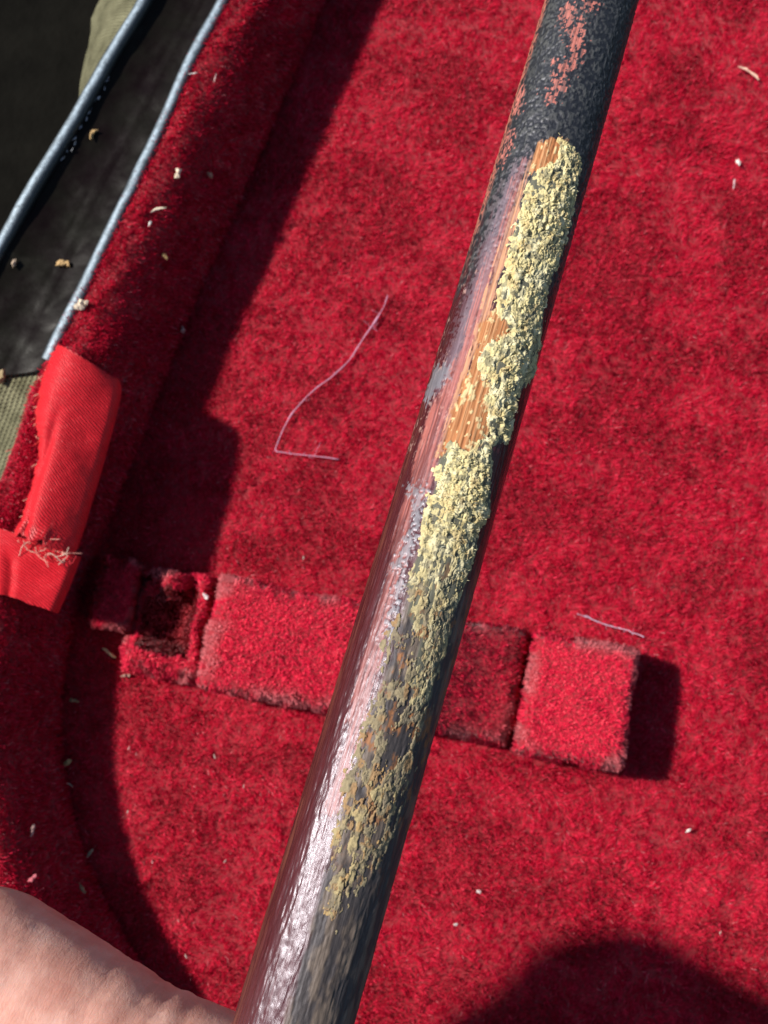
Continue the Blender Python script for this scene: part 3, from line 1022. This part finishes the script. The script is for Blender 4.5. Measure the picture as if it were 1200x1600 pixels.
# --- crumbly residue: a raised crust of its own
def crust(name, poly, ds, hmax, thr, seed, pal, kind):
    P = np.asarray(poly)
    s0, a0 = P.min(0) - 0.5
    s1, a1 = P.max(0) + 0.5
    ns_, na_ = int((s1 - s0) / ds), int((a1 - a0) / ds)
    S, A = np.meshgrid(np.linspace(s0, s1, ns_), np.linspace(a0, a1, na_), indexing='ij')
    w = fbm(S / 0.9, A / 0.6, seed, 4) - 0.5
    w2 = fbm(S / 0.28, A / 0.25, seed + 3, 3) - 0.5
    sdp = poly_sd(S, A, poly) + w * 1.25 + w2 * 0.6
    wx, wy = S + 0.5 * (vn(S / 0.5, A / 0.5, seed + 5) - 0.5), A + 0.5 * (vn(S / 0.5, A / 0.5, seed + 6) - 0.5)
    worm = 1 - np.abs(2 * fbm(wx / 0.40, wy / 0.36, seed + 7, 2) - 1) * 2.4
    worm2 = 1 - np.abs(2 * vn(wx / 0.20 + 5, wy / 0.18, seed + 9) - 1) * 1.7
    lum = fbm(S / 1.5, A / 1.2, seed + 11, 3)
    worm, worm2 = np.sqrt(np.clip(worm, 0, 1)), np.clip(worm2, 0, 1)
    body = 0.25 * sstep(0, 0.12, sdp) + 0.75 * sstep(0.05, 0.75, sdp)
    hole = sstep(0.74, 0.82, vn(S / 0.62, A / 0.52, seed + 13))
    crack = np.exp(-((vn(S / 1.1, A / 2.6, seed + 15) - 0.5) / 0.025) ** 2) * sstep(0.45, 0.6, vn(S / 3, A / 3, seed + 16))
    yy0 = S / SLEN * 1600
    st_ = sstep(780, 960, yy0)                              # further down the crumbs draw out along the stick
    wx = wx * (1 - 0.55 * st_)
    n1 = fbm(wx / 0.55, wy / 0.48, seed + 7, 2)
    n2 = vn(wx / 0.30 + 5, wy / 0.27, seed + 9)
    n3 = fbm(S / 0.36, A / 0.20, seed + 10, 3)
    crev = np.exp(-((n1 - 0.5) / 0.050) ** 2) * sstep(0.30, 0.50, vn(S / 0.8, A / 0.8, seed + 12))
    crev = np.maximum(crev, 0.75 * np.exp(-((n2 - 0.5) / 0.055) ** 2) * sstep(0.42, 0.58, vn(S / 0.6, A / 0.6, seed + 14)))
    H = body * hmax * np.clip(0.55 + 0.75 * (lum - 0.5) + 0.75 * (n1 - 0.5) + 0.7 * (n3 - 0.5), 0.06, 1.2) * (1 - 0.85 * hole) * (1 - 0.8 * crack) * (1 - 0.8 * crev)
    H = np.where(sdp > thr, H, -0.35)
    if kind == 'solid':                                    # thins into patches lower down
        gl = sstep(950, 1060, yy0) * sstep(0.47, 0.60, fbm(S / 1.5, A / 0.5, seed + 17, 5, 0.65))
        H = H * (1 - 0.4 * sstep(880, 1040, yy0)) * (1 - gl) - 0.3 * gl
    if kind == 'patchy':
        gap = sstep(0.46, 0.60, fbm(S / 1.3, A / 0.55, seed + 17, 5, 0.65))
        H = H * (1 - gap) - 0.3 * gap
    G = on_stick(S, A / Rs(S), H)
    # colour: pale yellow with grey, straw and rust coloured grains
    c = np.broadcast_to(np.array(pal[0]), S.shape + (3,)).copy()
    m1 = sstep(0.5, 0.7, fbm(S / 0.8, A / 0.6, seed + 21, 3))[..., None]
    c = c * (1 - m1) + np.array(pal[1]) * m1
    m2 = (sstep(0.62, 0.76, vn(S / 0.36, A / 0.30, seed + 23)) * 0.7)[..., None]
    c = c * (1 - m2) + np.array(pal[2]) * m2
    m3 = sstep(0.64, 0.76, vn(S / 0.9, A / 0.6, seed + 25))[..., None] * (0.35 if kind == 'solid' else 0.8)
    c = c * (1 - m3) + np.array(pal[3]) * m3
    # the residue greys out down the stick
    yy = S / SLEN * 1600
    g2 = (sstep(870, 1060, yy + 120 * w) * 0.55)[..., None]
    c = c * (1 - g2) + np.array([0.19, 0.15, 0.095]) * g2
    c = c * (0.85 + 0.3 * fbm(S / 0.2, A / 0.2, seed + 27, 2)[..., None])
    Fq = grid_faces(ns_, na_)
    kp = (H > -0.04).ravel()
    Fq = Fq[kp[Fq].any(1)]
    used = np.unique(Fq)
    mp = np.zeros(len(kp), np.int64)
    mp[used] = np.arange(len(used))
    return make_mesh(name, G.reshape(-1, 3)[used], mp[Fq][:, ::-1], M_CRUST, bow, True, c.reshape(-1, 3)[used], None, B0), (S, A, H)


PALE = [(0.53, 0.455, 0.235), (0.60, 0.54, 0.33), (0.17, 0.16, 0.11), (0.47, 0.32, 0.13)]
DULL = [(0.30, 0.25, 0.15), (0.20, 0.17, 0.125), (0.075, 0.07, 0.062), (0.38, 0.18, 0.06)]
c1, F1 = crust('grip_residue', crust_poly, 0.046, 0.37, -0.05, 401, PALE, 'solid')
c1['label'] = 'thick pale yellow crumbling residue'
c2, F2 = crust('grip_residue', mix_poly, 0.058, 0.15, -0.05, 431, DULL, 'patchy')
c2['label'] = 'thin brownish grey residue'
c3, F3 = crust('grip_residue', low_poly, 0.055, 0.20, -0.05, 461, [(0.46, 0.37, 0.18), (0.33, 0.25, 0.14), (0.15, 0.12, 0.085), (0.50, 0.28, 0.09)], 'patchy')
c3['label'] = 'lowest yellowish residue patch'

# frayed fibres and grains sticking out of the residue
S, A, H = F1
ok = np.argwhere(H > 0.12)
pick = ok[RNG.choice(len(ok), 1100)]
VV, FF, CC = [], [], []
for i, j in pick:
    s, a, h = S[i, j], A[i, j], H[i, j]
    R = float(Rs(s)) + h
    t = a / float(Rs(s))
    nrm = math.cos(t) * e1 + math.sin(t) * e2
    p = A0 + sdv * s + R * nrm
    d = unit(nrm * random.uniform(0.1, 1.0) + RNG.normal(0, 0.8, 3))
    d2 = unit(d + RNG.normal(0, 0.9, 3))
    L = random.uniform(0.12, 0.34)
    sd_ = unit(np.cross(d, nrm + 0.01)) * random.uniform(0.018, 0.04)
    q = [p - nrm * 0.05, p + d * L * 0.5, p + d * L * 0.5 + d2 * L * 0.5]
    b = len(VV)
    th_ = unit(np.cross(sd_, d)) * 0.03
    for m, q_ in enumerate(q):
        kx = (1, 0.9, 0.45)[m]
        VV += [q_ - sd_ * kx, q_ + th_ * kx, q_ + sd_ * kx]
    for m in range(2):
        o = b + 3 * m
        FF += [[o, o + 1, o + 4, o + 3], [o + 1, o + 2, o + 5, o + 4], [o + 2, o, o + 3, o + 5]]
    c = np.array(random.choice([PALE[0], PALE[1], PALE[1], PALE[3], (0.5, 0.5, 0.4)])) * random.uniform(0.8, 1.1)
    CC += [c] * 9
fb = make_mesh('residue_fibres', np.array(VV), FF, M_CRUST, bow, True, np.array(CC), None, B0)
fb['kind'] = 'stuff'

# ================================================================== THE HAND
def hand_mesh():
    import bmesh
    bm = bmesh.new()

    def capsule(p, q, r0, r1):
        p, q = np.asarray(p, float), np.asarray(q, float)
        n = max(2, int(np.linalg.norm(q - p) / (0.25 * min(r0, r1))) + 1)
        for k in range(n + 1):
            t = k / n
            c = p * (1 - t) + q * t
            r = r0 * (1 - t) + r1 * t
            res = bmesh.ops.create_icosphere(bm, subdivisions=3, radius=r)
            for v in res['verts']:
                v.co += Vector(c)

    def chain(pts, rads):
        for k in range(len(pts) - 1):
            capsule(pts[k], pts[k + 1], rads[k], rads[k + 1])
    chain(FING, [8.2, 9.3, 9.6, 9.9, 10.5, 13])
    palm = FING[-1]
    # stick axis beyond the frame, where the other fingers close round it
    for k in range(4):
        ax = A0 + sdv * (SLEN + 27 + 17.5 * k)
        r = [7.6, 7.9, 7.5, 6.8][k]
        dn = np.array([0, 0, -1.0])
        rt = unit(np.cross(sdv, [0, 0, 1.0]))
        rt = rt * np.sign(rt[0])
        kn = ax - rt * (25 - 2 * k) + dn * 17
        chain([palm + np.array([0, -14.0 - 13 * k, -6]), kn, ax + dn * (5.2 + r) - rt * 2, ax + rt * (4.6 + r), ax + rt * 3 - dn * (4.8 + r * 0.8)],
              [13, r * 1.2, r * 1.08, r, r * 0.8])
    chain([palm, palm + np.array([-5, -26, -8]), palm + np.array([-4, -52, -10]), palm + np.array([-45, -95, -14])], [15, 19, 19, 21])
    me = bpy.data.meshes.new('hand_rough')
    bm.to_mesh(me)
    bm.free()
    o = bpy.data.objects.new('hand_rough', me)
    SC.collection.objects.link(o)
    md = o.modifiers.new('r', 'REMESH')
    md.mode = 'VOXEL'
    md.voxel_size = 0.75
    sm = o.modifiers.new('s', 'SMOOTH')
    sm.iterations = 14
    sm.factor = 0.5
    dg = bpy.context.evaluated_depsgraph_get()
    ev = o.evaluated_get(dg)
    m2 = bpy.data.meshes.new_from_object(ev)
    n = len(m2.vertices)
    co = np.zeros(n * 3, np.float32)
    m2.vertices.foreach_get('co', co)
    co = co.reshape(-1, 3).astype(float)
    nr = np.zeros(n * 3, np.float32)
    m2.vertices.foreach_get('normal', nr)
    nr = nr.reshape(-1, 3)
    bpy.data.objects.remove(o)
    bpy.data.meshes.remove(me)
    return m2, co, nr


FING = [at(450, 1778, 83.5), at(340, 1768, 84.5), at(175, 1700, 84.5), at(-45, 1562, 83.5), at(-130, 1600, 82), at(-200, 1840, 78)]
m2, co, nr = hand_mesh()
fa = unit(FING[3] - FING[1])
fside = unit(np.cross(fa, [0, 0, 1.0]))
ul = (co - FING[1]) @ fa
uw = (co - FING[1]) @ fside
wob = fbm(ul / 5, uw / 5, 501, 3) - 0.5
dsp = np.zeros(len(co))
for cpos, dep, wd in ((5.5, 0.12, 0.5), (8.0, 0.22, 0.6), (9.6, 0.14, 0.45), (13.2, 0.12, 0.35), (14.1, 0.16, 0.35), (15.3, 0.10, 0.3), (19.6, 0.10, 0.35), (20.7, 0.13, 0.4), (22.4, 0.08, 0.35)):
    dsp -= 1.1 * dep * np.exp(-((ul - cpos - 1.6 * wob - 0.08 * uw) / wd) ** 2)
dsp += 0.18 * (fbm(ul / 3.0, uw / 7, 505, 3) - 0.5)
co = co + nr * dsp[:, None]
m2.vertices.foreach_set('co', ((co - FING[0]) * MM).astype(np.float32).ravel())
m2.attributes.new('sa', 'FLOAT_VECTOR', 'POINT').data.foreach_set('vector', np.stack([ul, uw, 0.7 * co[:, 2]], 1).astype(np.float32).ravel())
m2.polygons.foreach_set('use_smooth', np.ones(len(m2.polygons), bool))
m2.materials.clear()
m2.materials.append(M_SKIN)
m2.name = 'hand'
hand = bpy.data.objects.new('hand', m2)
SC.collection.objects.link(hand)
hand.location = Vector(FING[0] * MM)
tag(hand, 'bare hand in the lower left corner, one finger bracing the bow stick', 'hand')

# ================================================================== THREADS AND CRUMBS
bpy.context.view_layer.update()
vs, fs = [], []
for G_, in ((FLG,), (WL,), (RM,), (CS,)):
    b = sum(len(v) for v in vs)
    vs.append(G_.reshape(-1, 3))
    fs.append(grid_faces(G_.shape[0], G_.shape[1]) + b)
BV = BVHTree.FromPolygons([Vector(v) for v in np.vstack(vs)], [tuple(int(i) for i in f) for f in np.vstack(fs)])


def drop(px, py, lift=0.9):
    d = unit(RT * (px - 600) / FPX + UP * (800 - py) / FPX + FWD)
    h = BV.ray_cast(Vector(CAM), Vector(d))
    if h[0] is None:
        return at(px, py, 1)
    n = np.array(h[1])
    n = n * np.sign(n[2])
    return np.array(h[0]) + n * lift


def thread(pix, rad, col, label, lifts=None, fuzz=0):
    pts = [drop(x, y, 1.1 + (lifts[i] if lifts else 0)) for i, (x, y) in enumerate(pix)]
    P = catmull(pts, 60)
    P += np.stack([(fbm(np.arange(60) / 6, np.zeros(60) + k, 600 + k, 3) - 0.5) * 0.5 for k in range(3)], 1) * 0.6
    r = rad * (0.45 + 1.0 * fbm(np.arange(60) / 3, np.zeros(60), 611, 2) + 0.9 * (vn(np.arange(60) / 2.2, np.zeros(60), 613) > 0.82))
    o = tube('thread', P, r, M_THREAD, None, 6, col)
    tag(o, label, 'thread', 'stray threads on the plush')
    for k in range(fuzz):
        i = random.randrange(3, 57)
        q = catmull([P[i], P[i] + RNG.normal(0, 0.5, 3) * [1, 1, .4], P[i] + RNG.normal(0, 0.9, 3) * [1, 1, .4]], 8)
        tube('fibre', q, 0.03, M_THREAD, o, 6, col)
    return o


thread([(606, 466), (598, 486), (575, 522), (545, 566), (518, 592), (490, 613), (468, 636), (447, 668), (433, 700), (432, 708), (446, 709), (475, 713), (530, 720)],
       0.10, (0.48, 0.22, 0.32), 'long pale lilac thread lying bent on the plush left of the bow', None, 14)
thread([(900, 960), (920, 967), (945, 980), (968, 990), (984, 1003)], 0.10, (0.36, 0.22, 0.30), 'short pale thread sticking out behind the end block', [0, 0, 2, 6, 9], 4)

CREAM, TAN, WHITE, STRAW = (0.72, 0.60, 0.46), (0.42, 0.27, 0.12), (0.72, 0.66, 0.62), (0.58, 0.50, 0.26)
lump_mesh = {}


def crumb(px, py, ln, wd, ang, c, label, lift=0.95, bend=0.0, group='crumbs and fluff scattered in the case'):
    p = drop(px, py, lift)
    n = 7
    t = np.linspace(-1, 1, n)
    a = math.radians(ang)
    X_ = t * ln * 0.5
    Y_ = bend * ln * (1 - t ** 2) + RNG.normal(0, 0.05 * wd, n)
    Zz = RNG.normal(0, 0.15 * wd, n)
    P = np.stack([X_ * math.cos(a) - Y_ * math.sin(a), X_ * math.sin(a) + Y_ * math.cos(a), Zz], 1) + p
    r = wd * 0.5 * np.sqrt(np.clip(1 - (t * 0.93) ** 2, 0.05, 1)) * RNG.uniform(0.75, 1.2, n)
    o = tube('crumb', P, r, M_BITS, None, 6, np.asarray(c) * 0.85, p)
    for v in o.data.vertices:
        v.co += Vector(RNG.normal(0, 0.13 * wd, 3) * MM)
    o.data.polygons.foreach_set('use_smooth', np.zeros(len(o.data.polygons), bool))
    tag(o, label, 'crumb', group)
    return o


SHARE = 'tiny pale speck of fluff lying on the red plush'
crumb(128, 478, 1.9, 1.5, 20, CREAM, 'large cream crumb on the plush edge just above the ribbon tab', 0.9)
crumb(148, 212, 2.0, 0.6, 60, TAN, 'curled tan crumb lying in the dark rim channel', 0.5, 0.25)
crumb(99, 416, 1.9, 1.0, 10, TAN, 'dull tan crumb in the lower rim channel beside the inner bead', 0.5, 0.2)
crumb(22, 412, 1.3, 0.6, 70, (0.4, 0.3, 0.22), 'small brown crumb beside the outer bead at the left edge', 0.5)
crumb(8, 590, 2.4, 1.2, 75, (0.40, 0.30, 0.16), 'ragged brown scrap where the rim meets the canvas', 0.8, 0.15)
crumb(274, 272, 1.5, 0.8, 55, CREAM, 'cream crumb high on the plush wall', 0.9)
crumb(322, 273, 1.2, 0.7, -50, (0.35, 0.2, 0.14), 'dull brown crumb on the shaded plush wall', 0.9)
crumb(245, 330, 2.6, 0.4, 18, CREAM, 'cream bent wisp on the plush wall with a split end', 1.0, 0.12)
crumb(232, 352, 0.9, 0.4, 70, WHITE, 'white grain just below the bent wisp on the plush wall', 1.0)
crumb(252, 400, 1.3, 0.7, -50, TAN, 'tan crumb on the dark lower plush wall', 0.9)
crumb(278, 513, 1.2, 0.8, -70, (0.4, 0.22, 0.2), 'dim pink crumb low on the plush wall above the seam', 0.9)
crumb(302, 120, 1.6, 0.2, 10, WHITE, 'straight white hair on the plush beside the inner bead', 1.1)
crumb(333, 125, 1.6, 0.2, 80, (0.6, 0.4, 0.38), 'short pale hair standing on the upper plush wall', 1.1)
crumb(1166, 120, 4.6, 0.45, -36, (0.72, 0.45, 0.34), 'pale straw coloured shaving at the right edge of the plush', 1.2, 0.1)
crumb(1150, 258, 1.1, 0.6, -60, WHITE, 'white speck below the straw shaving on the right', 1.1)
crumb(1144, 292, 2.0, 0.25, 78, (0.6, 0.4, 0.42), 'thin pink hair below the white speck on the right', 1.1)
crumb(173, 1021, 2.6, 0.55, -36, STRAW, 'straw splinter beside the torn pocket of the bow holder', 1.1)
crumb(198, 1056, 1.6, 0.5, 5, (0.35, 0.2, 0.16), 'dull flat fluff below the straw splinter', 1.0)
crumb(95, 1194, 1.7, 0.7, 35, (0.38, 0.29, 0.13), 'yellow flake on the shaded plush at the left wall', 1.0)
crumb(118, 1094, 1.4, 0.7, -10, (0.28, 0.21, 0.11), 'dim yellow flake beside the left wall under the bow holder', 1.0)
crumb(142, 1332, 1.8, 0.45, 50, (0.30, 0.28, 0.19), 'olive flake on the dark plush above the hand', 1.0)
crumb(122, 1392, 1.8, 0.5, -60, (0.28, 0.19, 0.11), 'tan fluff on the dark plush just above the finger', 1.1)
crumb(105, 1228, 2.6, 0.25, 0, (0.45, 0.38, 0.28), 'thin straw hair on the plush wall above the hand', 1.1, 0.2)
crumb(43, 1300, 1.8, 0.5, 80, (0.45, 0.28, 0.25), 'pale fluff on the sunlit plush edge at the far left', 1.0)
crumb(44, 1376, 1.5, 0.6, 40, (0.55, 0.14, 0.17), 'pink fluff tuft where the plush edge meets the finger', 1.1)
crumb(748, 1391, 0.6, 0.5, 0, (0.7, 0.62, 0.6), 'round white grain on the plush right of the bow', 1.3)
crumb(712, 1443, 0.5, 0.45, 0, WHITE, 'smaller white grain below the round one right of the bow', 1.3)
crumb(335, 938, 1.0, 0.7, -60, (0.85, 0.75, 0.72), 'white fleck on the corner of the bow holder block', 10.6)
crumb(434, 1096, 0.8, 0.6, 0, WHITE, 'white fleck under the lower edge of the bow holder block', 1.3)
crumb(1072, 1297, 1.0, 0.4, 30, WHITE, 'tiny white sliver on the plush right of the end block', 1.3)
for px, py in [(204, 1168), (215, 1177), (336, 1181), (202, 1268), (240, 1346), (353, 1344), (280, 1437), (292, 1492), (382, 1228), (475, 872), (1122, 1455)]:
    crumb(px, py, random.uniform(0.35, 0.8), random.uniform(0.12, 0.24), random.uniform(0, 180), (0.55, 0.42, 0.38) if random.random() < 0.6 else (0.6, 0.3, 0.3), SHARE, 1.05, 0,
          'tiny specks of fluff on the plush')
